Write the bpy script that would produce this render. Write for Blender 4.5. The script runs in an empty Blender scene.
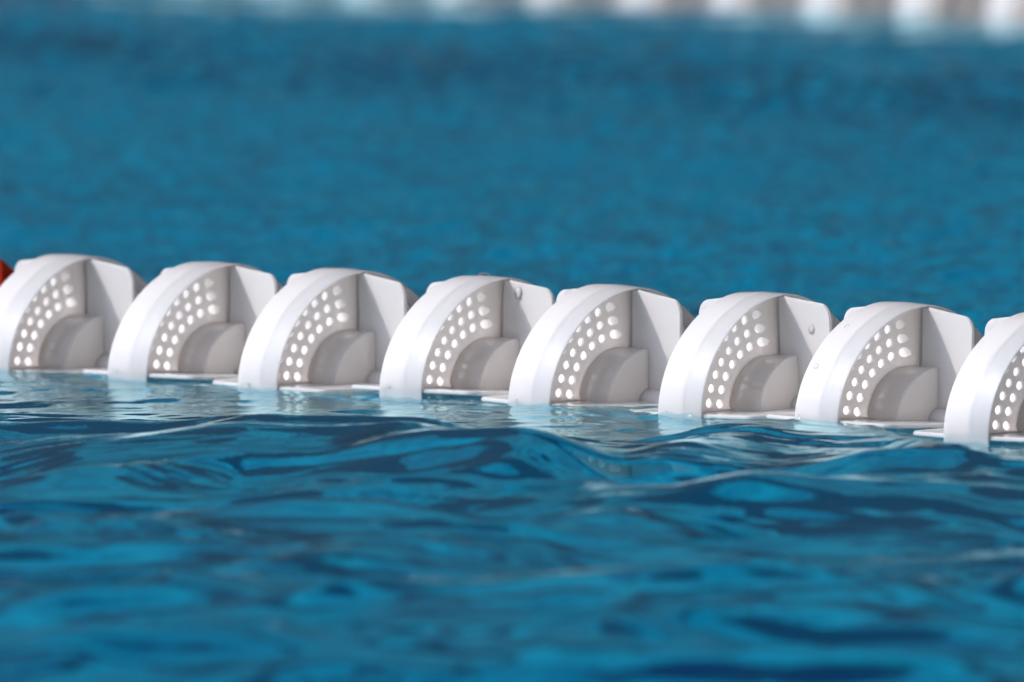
import bpy, bmesh, math, random
import numpy as np
from mathutils import Vector, Matrix
from mathutils.geometry import delaunay_2d_cdt

R = math.radians
S = bpy.context.scene
COL = S.collection
random.seed(4)

# ------------------------------------------------------------------ camera
DIST, CAM_H, PXA = 11.5, 0.644, 0.0567e-3           # distance to the rope, height, radians per pixel
PITCH = 0.0527
cam = bpy.data.cameras.new("camera")
cam.sensor_width = 36.0
cam.lens = 36.0 / (2 * math.tan(512 * PXA))
cam.clip_start, cam.clip_end = 0.1, 500
cam.dof.use_dof = True
cam.dof.focus_distance = 11.25
cam.dof.aperture_fstop = 13.5
cam.dof.aperture_blades = 7
cam_ob = bpy.data.objects.new("camera", cam)
COL.objects.link(cam_ob)
cam_ob.location = (0, -DIST, CAM_H)
cam_ob.rotation_euler = (math.pi / 2 - PITCH, 0, 0)
S.camera = cam_ob

# ------------------------------------------------------------------ sky and sun
SUN = Vector((-0.785, 0.06, 0.617)).normalized()     # towards the sun
sun_el = math.asin(SUN.z)
sun_az = math.atan2(SUN.x, SUN.y)                    # clockwise from +Y
w = bpy.data.worlds.new("World")
S.world = w
w.use_nodes = True
nt = w.node_tree
sky = nt.nodes.new("ShaderNodeTexSky")
sky.sky_type = 'NISHITA'
sky.sun_disc = False
sky.sun_elevation = sun_el
sky.sun_rotation = sun_az
sky.air_density, sky.dust_density, sky.ozone_density = 0.05, 10.0, 7.0
bg = nt.nodes["Background"]
bg.inputs["Strength"].default_value = 0.092
nt.links.new(sky.outputs[0], bg.inputs["Color"])
sl = bpy.data.lights.new("sun", 'SUN')
sl.energy, sl.angle, sl.color = 2.0, R(0.5), (1.0, 0.93, 0.84)
sun = bpy.data.objects.new("sun", sl)
COL.objects.link(sun)
sun.rotation_euler = SUN.to_track_quat('Z', 'Y').to_euler()
sun.location = SUN * 20
S.view_settings.view_transform = 'Standard'
S.view_settings.look = 'None'
S.view_settings.exposure = -0.02
S.view_settings.gamma = 1.0
S.cycles.use_denoising = True
S.cycles.max_bounces = 16
S.cycles.diffuse_bounces = 14
S.cycles.transmission_bounces = 12
S.cycles.glossy_bounces = 6
S.cycles.transparent_max_bounces = 12
S.cycles.caustics_reflective = True
S.cycles.caustics_refractive = False
S.cycles.sample_clamp_indirect = 6.0

# ------------------------------------------------------------------ materials
def mat(name):
    m = bpy.data.materials.new(name)
    m.use_nodes = True
    return m, m.node_tree.nodes, m.node_tree.links

def plastic(name, col, rough=0.17, sss=0.75):
    m, n, l = mat(name)
    b = n["Principled BSDF"]
    no = n.new("ShaderNodeTexNoise")
    no.inputs["Scale"].default_value = 38
    no.inputs["Detail"].default_value = 4
    tc = n.new("ShaderNodeTexCoord")
    l.new(tc.outputs["Object"], no.inputs["Vector"])
    mr = n.new("ShaderNodeMapRange")
    mr.inputs["From Min"].default_value, mr.inputs["From Max"].default_value = 0.3, 0.7
    mr.inputs["To Min"].default_value, mr.inputs["To Max"].default_value = rough - .07, rough + .08
    l.new(no.outputs["Fac"], mr.inputs["Value"])
    l.new(mr.outputs[0], b.inputs["Roughness"])
    mx = n.new("ShaderNodeMix"); mx.data_type = 'RGBA'
    mx.inputs["A"].default_value = (*col, 1)
    mx.inputs["B"].default_value = (*[c * .94 for c in col], 1)
    l.new(no.outputs["Fac"], mx.inputs["Factor"])
    l.new(mx.outputs["Result"], b.inputs["Base Color"])
    b.inputs["IOR"].default_value = 1.5
    b.subsurface_method = 'RANDOM_WALK'
    b.inputs["Subsurface Weight"].default_value = sss
    b.inputs["Subsurface Radius"].default_value = (1, .93, .88)
    b.inputs["Subsurface Scale"].default_value = .011
    bp = n.new("ShaderNodeBump")
    bp.inputs["Strength"].default_value = .04
    bp.inputs["Distance"].default_value = .002
    l.new(no.outputs["Fac"], bp.inputs["Height"])
    l.new(bp.outputs[0], b.inputs["Normal"])
    return m

M_WHITE = plastic("white_plastic", (.96, .925, .895))
M_SOLID = plastic("white_plastic_solid", (.96, .925, .895), .17, .4)
M_RED = plastic("red_plastic", (.76, .05, .015), .22, .2)
M_STEEL, n_, l_ = mat("steel_cable")
n_["Principled BSDF"].inputs["Base Color"].default_value = (.45, .46, .48, 1)
n_["Principled BSDF"].inputs["Metallic"].default_value = 1
n_["Principled BSDF"].inputs["Roughness"].default_value = .35

def water_material():
    m, n, l = mat("pool_water")
    n.remove(n["Principled BSDF"])
    out = n["Material Output"]
    geo = n.new("ShaderNodeNewGeometry")
    no = n.new("ShaderNodeTexNoise")
    no.inputs["Scale"].default_value = 55
    no.inputs["Detail"].default_value = 3
    l.new(geo.outputs["Position"], no.inputs["Vector"])
    bp = n.new("ShaderNodeBump")
    bp.inputs["Strength"].default_value = .10
    bp.inputs["Distance"].default_value = .004
    l.new(no.outputs["Fac"], bp.inputs["Height"])
    fr = n.new("ShaderNodeFresnel")
    io = n.new("ShaderNodeMapRange")                    # the same reflectance from above and from below
    io.inputs["To Min"].default_value, io.inputs["To Max"].default_value = 1.33, 1 / 1.33
    l.new(geo.outputs["Backfacing"], io.inputs["Value"]); l.new(io.outputs[0], fr.inputs["IOR"])
    gl = n.new("ShaderNodeBsdfGlossy"); gl.inputs["Roughness"].default_value = .03
    gl.inputs["Color"].default_value = (.70, .98, 1, 1)
    rf = n.new("ShaderNodeBsdfRefraction"); rf.inputs["IOR"].default_value = 1.33
    rf.inputs["Roughness"].default_value = .0
    tr = n.new("ShaderNodeBsdfTransparent")
    for q in (fr, gl, rf): l.new(bp.outputs[0], q.inputs["Normal"])
    a = n.new("ShaderNodeMixShader"); 
    dt = n.new("ShaderNodeVectorMath"); dt.operation = 'DOT_PRODUCT'       # steep light goes straight in, grazing light bends
    l.new(geo.outputs["Normal"], dt.inputs[0]); l.new(geo.outputs["Incoming"], dt.inputs[1])
    ab = n.new("ShaderNodeMath"); ab.operation = 'ABSOLUTE'
    l.new(dt.outputs["Value"], ab.inputs[0])
    ms = n.new("ShaderNodeMapRange"); ms.interpolation_type = 'SMOOTHSTEP'
    ms.inputs["From Min"].default_value, ms.inputs["From Max"].default_value = .36, .52
    l.new(ab.outputs[0], ms.inputs["Value"])
    l.new(ms.outputs[0], a.inputs[0])
    l.new(rf.outputs[0], a.inputs[1]); l.new(tr.outputs[0], a.inputs[2])
    b = n.new("ShaderNodeMixShader")
    l.new(fr.outputs[0], b.inputs[0]); l.new(a.outputs[0], b.inputs[1]); l.new(gl.outputs[0], b.inputs[2])
    l.new(b.outputs[0], out.inputs["Surface"])
    va = n.new("ShaderNodeVolumeAbsorption")
    va.inputs["Color"].default_value = (.0, .87, .925, 1)
    va.inputs["Density"].default_value = .62
    l.new(va.outputs[0], out.inputs["Volume"])
    m.cycles.homogeneous_volume = True
    return m
M_WATER = water_material()

def floor_material():
    m, n, l = mat("pool_tiles")
    b = n["Principled BSDF"]
    geo = n.new("ShaderNodeNewGeometry")
    br = n.new("ShaderNodeTexBrick")
    br.offset = 0
    br.inputs["Scale"].default_value = 1
    br.inputs["Brick Width"].default_value = .25
    br.inputs["Row Height"].default_value = .125
    br.inputs["Mortar Size"].default_value = .004
    br.inputs["Color1"].default_value = (.08, .78, .95, 1)
    br.inputs["Color2"].default_value = (.045, .62, .83, 1)
    br.inputs["Mortar"].default_value = (.45, .60, .64, 1)
    l.new(geo.outputs["Position"], br.inputs["Vector"])
    no = n.new("ShaderNodeTexNoise")
    no.inputs["Scale"].default_value = 3.0
    no.inputs["Detail"].default_value = 5
    l.new(geo.outputs["Position"], no.inputs["Vector"])
    mx = n.new("ShaderNodeMix"); mx.data_type = 'RGBA'; mx.blend_type = 'MULTIPLY'
    rp = n.new("ShaderNodeValToRGB")
    rp.color_ramp.elements[0].position, rp.color_ramp.elements[1].position = .35, .65
    rp.color_ramp.elements[0].color = (.28, .38, .50, 1)
    rp.color_ramp.elements[1].color = (1, 1, 1, 1)
    l.new(no.outputs["Fac"], rp.inputs["Fac"])
    mx.inputs["Factor"].default_value = 1
    l.new(br.outputs["Color"], mx.inputs["A"]); l.new(rp.outputs["Color"], mx.inputs["B"])
    l.new(mx.outputs["Result"], b.inputs["Base Color"])
    b.inputs["Roughness"].default_value = .6
    return m
M_TILE = floor_material()

# ------------------------------------------------------------------ helpers
def ray(px, py):
    """direction in the world of the photograph's point (px, py)"""
    x, y = (px - 512) * PXA, (341 - py) * PXA
    c, s = math.cos(PITCH), math.sin(PITCH)
    return Vector((x, c + y * s, y * c - s))

def on_water(px, py, z=0.0):
    d = ray(px, py)
    k = (z - CAM_H) / d.z
    return Vector((d.x * k, -DIST + d.y * k, z))

def obj(name, me, m, parent=None, smooth=False):
    if isinstance(me, bmesh.types.BMesh):
        bm = me
        me = bpy.data.meshes.new(name)
        bm.normal_update(); bm.to_mesh(me); bm.free()
    me.materials.clear(); me.materials.append(m)
    me.polygons.foreach_set("use_smooth", [smooth] * len(me.polygons))
    o = bpy.data.objects.new(name, me)
    COL.objects.link(o)
    if parent: o.parent = parent
    return o

# ------------------------------------------------------------------ lane line: where it runs
PSI = R(50)
T = Vector((math.cos(PSI), -math.sin(PSI), 0))        # along the rope, towards the right and the camera
HN = Vector((-math.sin(PSI), -math.cos(PSI), 0))      # across it, towards the camera
P0 = on_water(620, 403)                               # a point of the near rope

def on_rope(px, p0):
    d = ray(px, 341); c = Vector((0, -DIST, 0))
    # solve c + k d == p0 + s T in plan
    A = np.array([[d.x, -T.x], [d.y, -T.y]]); b = np.array([p0.x - c.x, p0.y - c.y])
    k, s = np.linalg.solve(A, b)
    return p0 + T * s

# ------------------------------------------------------------------ water
rng = np.random.default_rng(11)
def smooth01(t):
    t = np.clip(t, 0, 1)
    return t * t * (3 - 2 * t)

WAVES = []
def add_waves(n, lam0, lam1, slope, main, spread, zone):
    for _ in range(n):
        lam = math.exp(rng.uniform(math.log(lam0), math.log(lam1)))
        th = main + rng.normal() * spread
        k = 2 * math.pi / lam
        WAVES.append((k * math.cos(th), k * math.sin(th), rng.uniform(0, 6.28), slope / k * math.sqrt(2.0 / n), zone))
add_waves(10, .40, .90, .060, R(78), R(14), 'fore')
add_waves(34, .10, .34, .078, R(86), R(15), 'fore')
add_waves(30, .03, .10, .036, R(90), R(28), 'fore')
add_waves(50, .020, .06, .210, R(90), R(45), 'patch')
add_waves(24, .02, .06, .018, R(90), R(60), 'all')
add_waves(40, .020, .07, .046, R(90), R(40), 'near')
add_waves(60, .026, .09, .23, R(90), R(65), 'back')
add_waves(14, .15, .4, .042, R(80), R(50), 'back')
add_waves(6, .6, 1.6, .02, R(80), R(40), 'all')

# single crests seen in front of the floats: (points in the picture, height, width front, width back)
CRESTS = [
    ([(-60, 470), (120, 462), (240, 449), (400, 452), (560, 460), (640, 466)], .018, .085, .30),
    ([(240, 512), (390, 494), (520, 480), (640, 464)], .007, .06, .14),
    ([(600, 456), (700, 438), (800, 424), (880, 428), (960, 462), (1040, 492)], .012, .18, .20),
    ([(480, 528), (600, 516), (760, 508), (900, 512), (1060, 520)], .010, .10, .20),
    ([(110, 602), (300, 572), (450, 553), (610, 556)], .008, .08, .15),
    ([(500, 645), (700, 612), (900, 600), (1060, 610)], .010, .10, .20),
    ([(-60, 556), (100, 546), (260, 554)], .008, .09, .16),
    ([(-60, 650), (150, 640), (420, 655)], .008, .09, .16),
]
CRESTS = [([on_water(*p, h) for p in pts], h, wf, wb) for pts, h, wf, wb in CRESTS]
for _ in range(36):                                    # short wavelets scattered over the near water
    x, y, ln, sl = rng.uniform(-.42, .42), rng.uniform(-2.5, -.55), rng.uniform(.10, .26), rng.uniform(-.5, .25)
    CRESTS.append(([Vector((x + u * ln, y + u * ln * sl - .35 * ln * u * u, 0)) for u in (-1, -.6, -.2, .2, .6, 1)],
                   rng.uniform(.0035, .008), rng.uniform(.03, .055), rng.uniform(.12, .24)))

RIPPLE = [on_rope(px, P0) for px in (78, 218, 349, 489, 620, 770, 908, 1057)]
def height(x, y, fine):
    """water level in metres at plan points; fine: 0..1 how much detail the mesh there can carry"""
    h = np.zeros_like(x)
    a = (x - P0.x) * HN.x + (y - P0.y) * HN.y          # distance in front of the near rope
    fore = smooth01((a - .15) / .55) * .82 + .18
    fore = np.where(a < 0, .15 + .35 * smooth01((-a - 3.5) / 2), fore)
    back = smooth01((-a - .03) / .3) * (1 - .88 * smooth01((-a - 4.2) / .6))
    m = np.sin(5.1 * x + 7.3 * y + .6) + np.sin(-3.7 * x + 12.1 * y + 2.1) + .8 * np.sin(9.0 * x - 4.4 * y + 4.0) + .6 * np.sin(21 * y + 6 * x)
    patch = smooth01((m - .75) / 1.3) * smooth01((a - .25) / .3)     # gusts roughen only parts of the water
    calm = smooth01((a + .25) / .2) * smooth01((.75 - a) / .4)
    lee = np.zeros_like(x); rise = np.zeros_like(x)
    for pts, hh, wf, wb in CRESTS:
        xs = np.array([p.x for p in pts]); ys = np.array([p.y for p in pts])
        d = y - np.interp(x, xs, ys) + .010 * np.sin(23 * x + 40 * hh) + .006 * np.sin(57 * x + 9)
        ends = smooth01((x - xs[0]) / .08) * smooth01((xs[-1] - x) / .08)
        rise += hh * ends * np.where(d < 0, np.exp(-(d / wf) ** 2), np.exp(-(d / wb) ** 2))
        lee = np.maximum(lee, ends * smooth01(d / .03 + .5) * smooth01((wb * 1.1 - d) / .08))
    near = 1 + .6 * smooth01((a - .75) / .5)                         # choppier towards the camera
    h += rise - .0015
    for kx, ky, ph, am, zone in WAVES:
        wgt = fore * near * (1 - .8 * lee) if zone == 'fore' else back if zone == 'back' else patch if zone == 'patch' else calm if zone == 'near' else 1.0
        lam = 2 * math.pi / math.hypot(kx, ky)
        f = fine if lam < .3 else 1.0
        s = np.sin(kx * x + ky * y + ph)
        if zone == 'fore' and lam > .09:
            s = 1.1 * (np.exp(.5 * s) - 1.063) / .5         # peaked crests, flat troughs
        h += am * wgt * f * s
    for c in RIPPLE:                                    # small rings round each float, and water drawn up along its rim
        ux = (x - c.x) * T.x + (y - c.y) * T.y; un = (x - c.x) * HN.x + (y - c.y) * HN.y
        dd = np.hypot(np.maximum(np.abs(ux + .0024) - .0211, 0), np.abs(np.abs(un) - .075))
        h += fine * .0016 * (.6 + .5 * np.sin(ux * 310 + c.x * 70)) * np.exp(-dd / .005)
        r = np.hypot(x - c.x, y - c.y) - .078
        h += fine * .00045 * np.cos(r * 300 + c.x * 40) * np.exp(-np.abs(r) / .07)
    return h

def axis(parts):
    out = [parts[0][0]]
    for a, b, st in parts:
        n = max(1, round((b - a) / st))
        out += list(np.linspace(a, b, n + 1)[1:])
    return np.array(out)
XS = axis([(-40, -8, 4), (-8, -2, .5), (-2, -.75, .05), (-.75, .75, .0045), (.75, 2, .05), (2, 8, .5), (8, 40, 4)])
YS = axis([(-30, -6, 2), (-6, -2.6, .1), (-2.6, .4, .0045), (.4, 9.6, .010), (9.6, 12, .08), (12, 20, .5), (20, 60, 4)])
def water_mesh():
    X, Y = np.meshgrid(XS, YS)
    fx = smooth01((1.0 - np.abs(X)) / .25); fy = smooth01((Y + 2.9) / .3) * smooth01((9.9 - Y) / .3)
    Z = height(X, Y, fx * fy)
    edge = smooth01((38 - np.abs(X)) / 4)
    Z *= edge
    ny, nx = X.shape
    co = np.stack([X, Y, Z], -1).reshape(-1, 3)
    idx = np.arange(nx * ny).reshape(ny, nx)
    q = np.stack([idx[:-1, :-1], idx[:-1, 1:], idx[1:, 1:], idx[1:, :-1]], -1).reshape(-1, 4)
    # skirt and bottom close the body of water
    rim = np.concatenate([idx[0, :], idx[1:, -1], idx[-1, -2::-1], idx[-2:0:-1, 0]])
    low = co[rim].copy(); low[:, 2] = -2.4
    nb = len(co); nr = len(rim)
    co = np.concatenate([co, low])
    j = np.arange(nr); j2 = (j + 1) % nr
    sk = np.stack([rim[j2], rim[j], nb + j, nb + j2], -1)
    q = np.concatenate([q, sk])
    me = bpy.data.meshes.new("pool_water")
    nq = len(q)
    me.vertices.add(len(co)); me.vertices.foreach_set("co", co.astype(np.float32).ravel())
    me.loops.add(nq * 4 + nr); me.polygons.add(nq + 1)
    lv = np.concatenate([q.ravel(), (nb + j)[::-1]]).astype(np.int32)
    me.loops.foreach_set("vertex_index", lv)
    st = np.concatenate([np.arange(nq) * 4, [nq * 4]]).astype(np.int32)
    me.polygons.foreach_set("loop_start", st)
    me.update(calc_edges=True)
    me.validate()
    return me
water = obj("pool_water", water_mesh(), M_WATER, smooth=True)
water["kind"] = "structure"

fb = bmesh.new()
for x, y in ((-39.9, -29.9), (39.9, -29.9), (39.9, 59.9), (-39.9, 59.9)): fb.verts.new((x, y, -2.0))
fb.faces.new(fb.verts)
floor = obj("pool_floor", fb, M_TILE)
floor["kind"] = "structure"

M_LINE, n_, l_ = mat("dark_tiles")
n_["Principled BSDF"].inputs["Base Color"].default_value = (.016, .12, .22, 1)
n_["Principled BSDF"].inputs["Roughness"].default_value = .5
for off, hw in ((-1.3, .20), (-.42, .09), (-5.6, .20), (3.0, .20)):  # lane lines; the narrow strip is invented, added to darken the near water
    lb = bmesh.new()
    for sx, sy in ((-25, -hw), (25, -hw), (25, hw), (-25, hw)):
        q = P0 + T * sx + HN * (off + sy)
        lb.verts.new((q.x, q.y, -1.996))
    lb.faces.new(lb.verts)
    o = obj("lane_and_added_marking", lb, M_LINE)
    o["kind"] = "structure"

# ------------------------------------------------------------------ one float, in metres: z of its local frame is up,
# x runs along the rope, y away from the camera
RO, RI = .075, .0715
HUB_R, HUB_L = .0352, .0315
FIN_L, FIN_R = .0635, .0690

def lathe(profile, n=96, closed=True):
    """profile: (x, r) points round the float's axis"""
    bm = bmesh.new()
    rings = []
    for x, r in profile:
        rings.append([bm.verts.new((x, r * math.sin(2 * math.pi * i / n), r * math.cos(2 * math.pi * i / n))) for i in range(n)])
    m = len(profile)
    for k in range(m if closed else m - 1):
        a, b = rings[k], rings[(k + 1) % m]
        for i in range(n):
            bm.faces.new((a[i], a[(i + 1) % n], b[(i + 1) % n], b[i]))
    if not closed:
        bm.faces.new(rings[0][::-1]); bm.faces.new(rings[-1])
    bmesh.ops.recalc_face_normals(bm, faces=bm.faces)
    return bm

def set_sharp(o, deg=28):
    me = o.data
    me.polygons.foreach_set("use_smooth", [True] * len(me.polygons))
    bm = bmesh.new(); bm.from_mesh(me)
    for e in bm.edges:
        if len(e.link_faces) == 2 and e.calc_face_angle(0) > R(deg): e.smooth = False
    bm.to_mesh(me); bm.free()

def plate(loops, holes, x0, x1, place, extra=()):
    """flat sheet with holes, extruded between x0 and x1; place(u, v, x) gives the point"""
    vs, es = [], []
    for lp in loops + holes:
        b = len(vs); vs += [Vector(p) for p in lp]
        es += [(b + i, b + (i + 1) % len(lp)) for i in range(len(lp))]
    vs += [Vector(p) for p in extra]
    v, e, f, *_ = delaunay_2d_cdt(vs, es, [], 0, 1e-9)
    def inside(x, y, lp):
        r = False
        for i in range(len(lp)):
            (x0, y0), (x1, y1) = lp[i - 1], lp[i]
            if (y0 > y) != (y1 > y) and x < x0 + (y - y0) * (x1 - x0) / (y1 - y0): r = not r
        return r
    def keep(t):
        cx, cy = sum(v[i].x for i in t) / len(t), sum(v[i].y for i in t) / len(t)
        if not inside(cx, cy, loops[0]): return False
        for lp in holes:
            if abs(cx - lp[0][0]) < .07 and inside(cx, cy, lp): return False
        return True
    f = [t for t in f if keep(t)]
    bm = bmesh.new()
    A = [bm.verts.new(place(p.x, p.y, x0)) for p in v]
    B = [bm.verts.new(place(p.x, p.y, x1)) for p in v]
    cnt = {}
    for t in f:
        for i in range(len(t)):
            k = (t[i], t[(i + 1) % len(t)])
            cnt[k] = 1
        bm.faces.new([A[i] for i in t]); bm.faces.new([B[i] for i in reversed(t)])
    for (i, j) in cnt:
        if (j, i) not in cnt:
            bm.faces.new((A[j], A[i], B[i], B[j]))
    for q in [q for q in bm.verts if not q.link_faces]: bm.verts.remove(q)
    bmesh.ops.recalc_face_normals(bm, faces=bm.faces)
    return bm

def circle(cx, cy, r, n):
    return [(cx + r * math.cos(2 * math.pi * i / n), cy + r * math.sin(2 * math.pi * i / n)) for i in range(n)]

def web_mesh():
    holes = [circle(0, 0, .031, 64)]
    for q in range(4):
        for r, cnt in ((.0440, 7), (.0530, 8), (.0622, 9)):
            for i in range(cnt):
                a = R(90 * q + (9.5 if q % 2 == 0 else 7.5) + 73 * i / (cnt - 1))
                holes.append(circle(r * math.sin(a), r * math.cos(a), .0031, 18))
    grid = []
    st = [0.0, .001, .002, .003, .0045, .006, .0075, .009, .011, .013, .0155, .018] + [.021 + .004 * i for i in range(13)]
    for a in [-q for q in st[:0:-1]] + st:
        for b in [-q for q in st[:0:-1]] + st:
            if .032 < math.hypot(a, b) < .0725 and all((a - h[0][0] + .0031) ** 2 + (b - h[0][1]) ** 2 > .0036 ** 2 for h in holes[1:]):
                grid.append((a, b))
    def place(u, v, x):                      # the sheet curves forward where it meets a fin
        return (x + .017 * max(0, 1 - abs(u) / .015) ** 3 + .006 * max(0, 1 - abs(v) / .007) ** 3, u, v)
    return plate([circle(0, 0, .0738, 120)], holes, .0000, .0022, place, grid)

def fin_outline():
    half = [(FIN_L, .004)]
    cr = .010
    for i in range(8):
        a = R(90 * i / 7)
        half.append((FIN_L - cr + cr * math.cos(a), FIN_R - cr + cr * math.sin(a)))
    half += [(.024, .0722), (.016, .0734)]
    return half + [(-x, r) for x, r in reversed(half)]

def fin_mesh(q):
    a = R(90 * q)
    c, s = math.cos(a), math.sin(a)
    def place(u, v, t):                     # u along the axis, v radial, t across
        y, z = v * s + t * c, v * c - t * s
        return (u, y, z)
    bm = plate([fin_outline()], [], -.0014, .0014, place)
    bmesh.ops.bevel(bm, geom=[e for e in bm.edges if len(e.link_faces) == 2 and e.calc_face_angle(0) > 1],
                    offset=.0007, segments=2, affect='EDGES')
    return bm

RING = [(-.0227, .0730), (-.0235, .0735), (-.0235, .0740), (-.0229, .0744), (-.0060, .0750), (-.0022, .0750), (.0180, .0743),
        (.0187, .0739), (.0187, .0734), (.0180, .0730)]
HUB = [(-HUB_L, .0345), (-HUB_L + .0008, HUB_R), (HUB_L - .0008, HUB_R), (HUB_L, .0345)]
SLEEVE = [(-.056, .0085), (-.055, .0095), (.055, .0095), (.056, .0085)]

def four_cornered(bm):
    """the float's section is a circle drawn slightly towards its four fins"""
    for v in bm.verts:
        r = math.hypot(v.co.y, v.co.z)
        if r > .04:
            c, q = abs(v.co.z) / r, abs(v.co.y) / r
            g = (c ** 1.82 + q ** 1.82) ** (-1 / 1.82)
            k = 1 + (g - 1) * min(1, (r - .04) / .02)
            v.co.y *= k; v.co.z *= k
    return bm

def make_float(name, m, like=None):
    root = bpy.data.objects.new(name, None)
    root.empty_display_size = .05
    COL.objects.link(root)
    if like:                                  # the same mould in another colour
        for ch in like.children:
            obj(ch.name.split(".")[0], ch.data.copy(), m, root, True)
        return root
    set_sharp(obj("outer_ring", four_cornered(lathe(RING, 144)), m, root), 20)
    set_sharp(obj("perforated_web", four_cornered(web_mesh()), m, root), 30)
    solid = M_SOLID if m == M_WHITE else m
    set_sharp(obj("hub", lathe(HUB, 72, False), solid, root), 30)
    set_sharp(obj("sleeve", lathe(SLEEVE, 32, False), m, root), 30)
    for q in range(4): set_sharp(obj("fin", fin_mesh(q), solid, root), 40)
    return root

def copy_float(src):
    c = src.copy(); COL.objects.link(c)
    for ch in src.children:
        d = ch.copy(); COL.objects.link(d); d.parent = c
    return c

def put(o, p, roll=0, yaw=0, dip=0, label=None, group=None):
    o.location = p
    # local x -> along the rope (T), z -> up
    o.rotation_euler = (roll, dip, -PSI + yaw)
    o["label"] = label; o["category"] = "lane float"
    if group: o["group"] = group

white = make_float("lane_float", M_WHITE)
red = make_float("lane_float", M_RED, white)

NEAR = [  # centre in the picture, lift mm, roll, yaw, dip (degrees), label
    (78, 1, 2, .6, .3, "white perforated lane float at the left edge, touching the red one"),
    (218, 1.5, -1.6, -.8, -.4, "white lane float second from the left, softly out of focus"),
    (349, 2.2, 1.2, -1.2, .5, "white lane float third from the left, its cavity clear of the dark teal water"),
    (489.5, 2.8, -2, 1.3, -.3, "white lane float with a water bead on top and one on its fin"),
    (620.5, 2, .5, -.5, .9, "white lane float fifth from the left, sharpest, right of the beaded one"),
    (770, 3, 1.8, .9, -.9, "white lane float sixth from the left, wet bead low on its fin"),
    (908.5, 1.5, -1.2, -.6, .6, "white lane float second from the right, speckled with drops, above the wave crest"),
    (1057, 1, 1.5, .8, -.2, "white lane float cut off by the right edge of the photo"),
]
near_things = []
for i, (px, lift, ro, ya, di, lab) in enumerate(NEAR):
    o = white if i == 0 else copy_float(white)
    p = on_rope(px - 1.5, P0); p.z = lift * .001
    put(o, p, R(ro), R(ya), R(di), lab, "white floats on the near lane rope")
    near_things.append(o)
p = on_rope(-56, P0); p.z = .004
put(red, p, 0, 0, 0, "red lane float just peeking in at the left edge")

# far lane rope
P1 = on_water(512, -3)
FAR = list(range(-50, 1120, 92))
words = ["first", "second", "third", "fourth", "fifth", "sixth", "seventh", "eighth", "ninth", "tenth", "eleventh", "twelfth", "thirteenth"]
for i, px in enumerate(FAR):
    isred = px < 80
    o = copy_float(red if isred else white)
    p = on_rope(px, P1)
    put(o, p, R(random.uniform(-4, 4)), R(random.uniform(-2, 2)), 0,
        ("blurred red" if isred else "blurred white") + " float on the far lane rope, %s of thirteen from the left" % words[i],
        ("red" if isred else "white") + " floats on the far lane rope")

def cable(p0, lab):
    me = lathe([(-6, .0025), (6, .0025)], 12, False)
    o = obj("steel_cable", me, M_STEEL, smooth=True)
    o.location = p0; o.rotation_euler = (0, 0, -PSI)
    o["label"] = lab; o["category"] = "cable"
cable(P0 + Vector((0, 0, .0015)), "steel cable threading the near row of sharp white floats")
cable(P1 + Vector((0, 0, .0)), "steel cable threading the far row of blurred floats")

# ------------------------------------------------------------------ water drops on the floats
M_DROP, n_, l_ = mat("clear_water_drop")
n_.remove(n_["Principled BSDF"])
f_ = n_.new("ShaderNodeFresnel"); f_.inputs["IOR"].default_value = 1.45
t_ = n_.new("ShaderNodeBsdfTransparent")
g_ = n_.new("ShaderNodeBsdfGlossy"); g_.inputs["Roughness"].default_value = .08
x_ = n_.new("ShaderNodeMixShader")
l_.new(f_.outputs[0], x_.inputs[0]); l_.new(t_.outputs[0], x_.inputs[1]); l_.new(g_.outputs[0], x_.inputs[2])
l_.new(x_.outputs[0], n_["Material Output"].inputs["Surface"])
bpy.context.view_layer.update()
def drop(k, x, ang, size, label, fin=None):
    """k: which near float; x along it; ang: degrees from the top towards the camera; fin: height on the upright fin instead"""
    if fin is None:
        a = R(ang); g = (math.cos(a) ** 1.82 + abs(math.sin(a)) ** 1.82) ** (-1 / 1.82)
        r = (.0750 if x < 0 else .0746) * g
        pos, nor = Vector((x, -r * math.sin(a), r * math.cos(a))), Vector((0, -math.sin(a), math.cos(a)))
    else:
        pos, nor = Vector((x, -.0014, fin)), Vector((0, -1, 0))
    bm = bmesh.new()
    bmesh.ops.create_icosphere(bm, subdivisions=3, radius=1)
    for v in bm.verts:
        v.co *= 1 + .12 * math.sin(3 * v.co.x + 2 * v.co.y + k)
        v.co.z *= .5
        if fin is not None: v.co.x *= 1.0 if nor.y > -.5 else .8
        v.co *= size
    o = obj("water_drop", bm, M_DROP, smooth=True)
    mw = near_things[k].matrix_world
    o.location = mw @ pos
    o.rotation_euler = (mw.to_3x3() @ nor).to_track_quat('Z', 'Y').to_euler()
    o["label"] = label; o["category"] = "water drop"; o["group"] = "water drops on the white floats"
drop(3, -.004, 2, .0042, "clear water bead standing on the crest of the fourth float from the left")
drop(3, .030, 0, .0044, "largest clear water bead on the upright fin of the fourth float from the left", .0645)
drop(5, .046, 0, .0030, "clear water bead on the sunlit fin corner of the sixth float from the left", .052)
drop(4, -.050, 0, .0030, "clear water drop on the back fin corner of the fifth float from the left", .066)
drop(6, -.012, 35, .0017, "clear water drop high on the rim of the second float from the right")
drop(6, -.015, 62, .0019, "clear water drop halfway down the rim of the second float from the right")
drop(6, -.018, 88.5, .0013, "clear water drop just above the waterline on the second float from the right")
drop(1, -.012, 88.5, .0013, "clear water drop at the foot of the second float from the left")
drop(2, -.010, 88.5, .0013, "clear water drop at the foot of the third float from the left")
drop(3, -.012, 88.5, .0013, "clear water drop at the foot of the fourth float from the left")
drop(4, -.013, 88.5, .0013, "clear water drop at the foot of the fifth float from the left")
drop(5, -.014, 88.5, .0013, "clear water drop at the foot of the sixth float from the left")
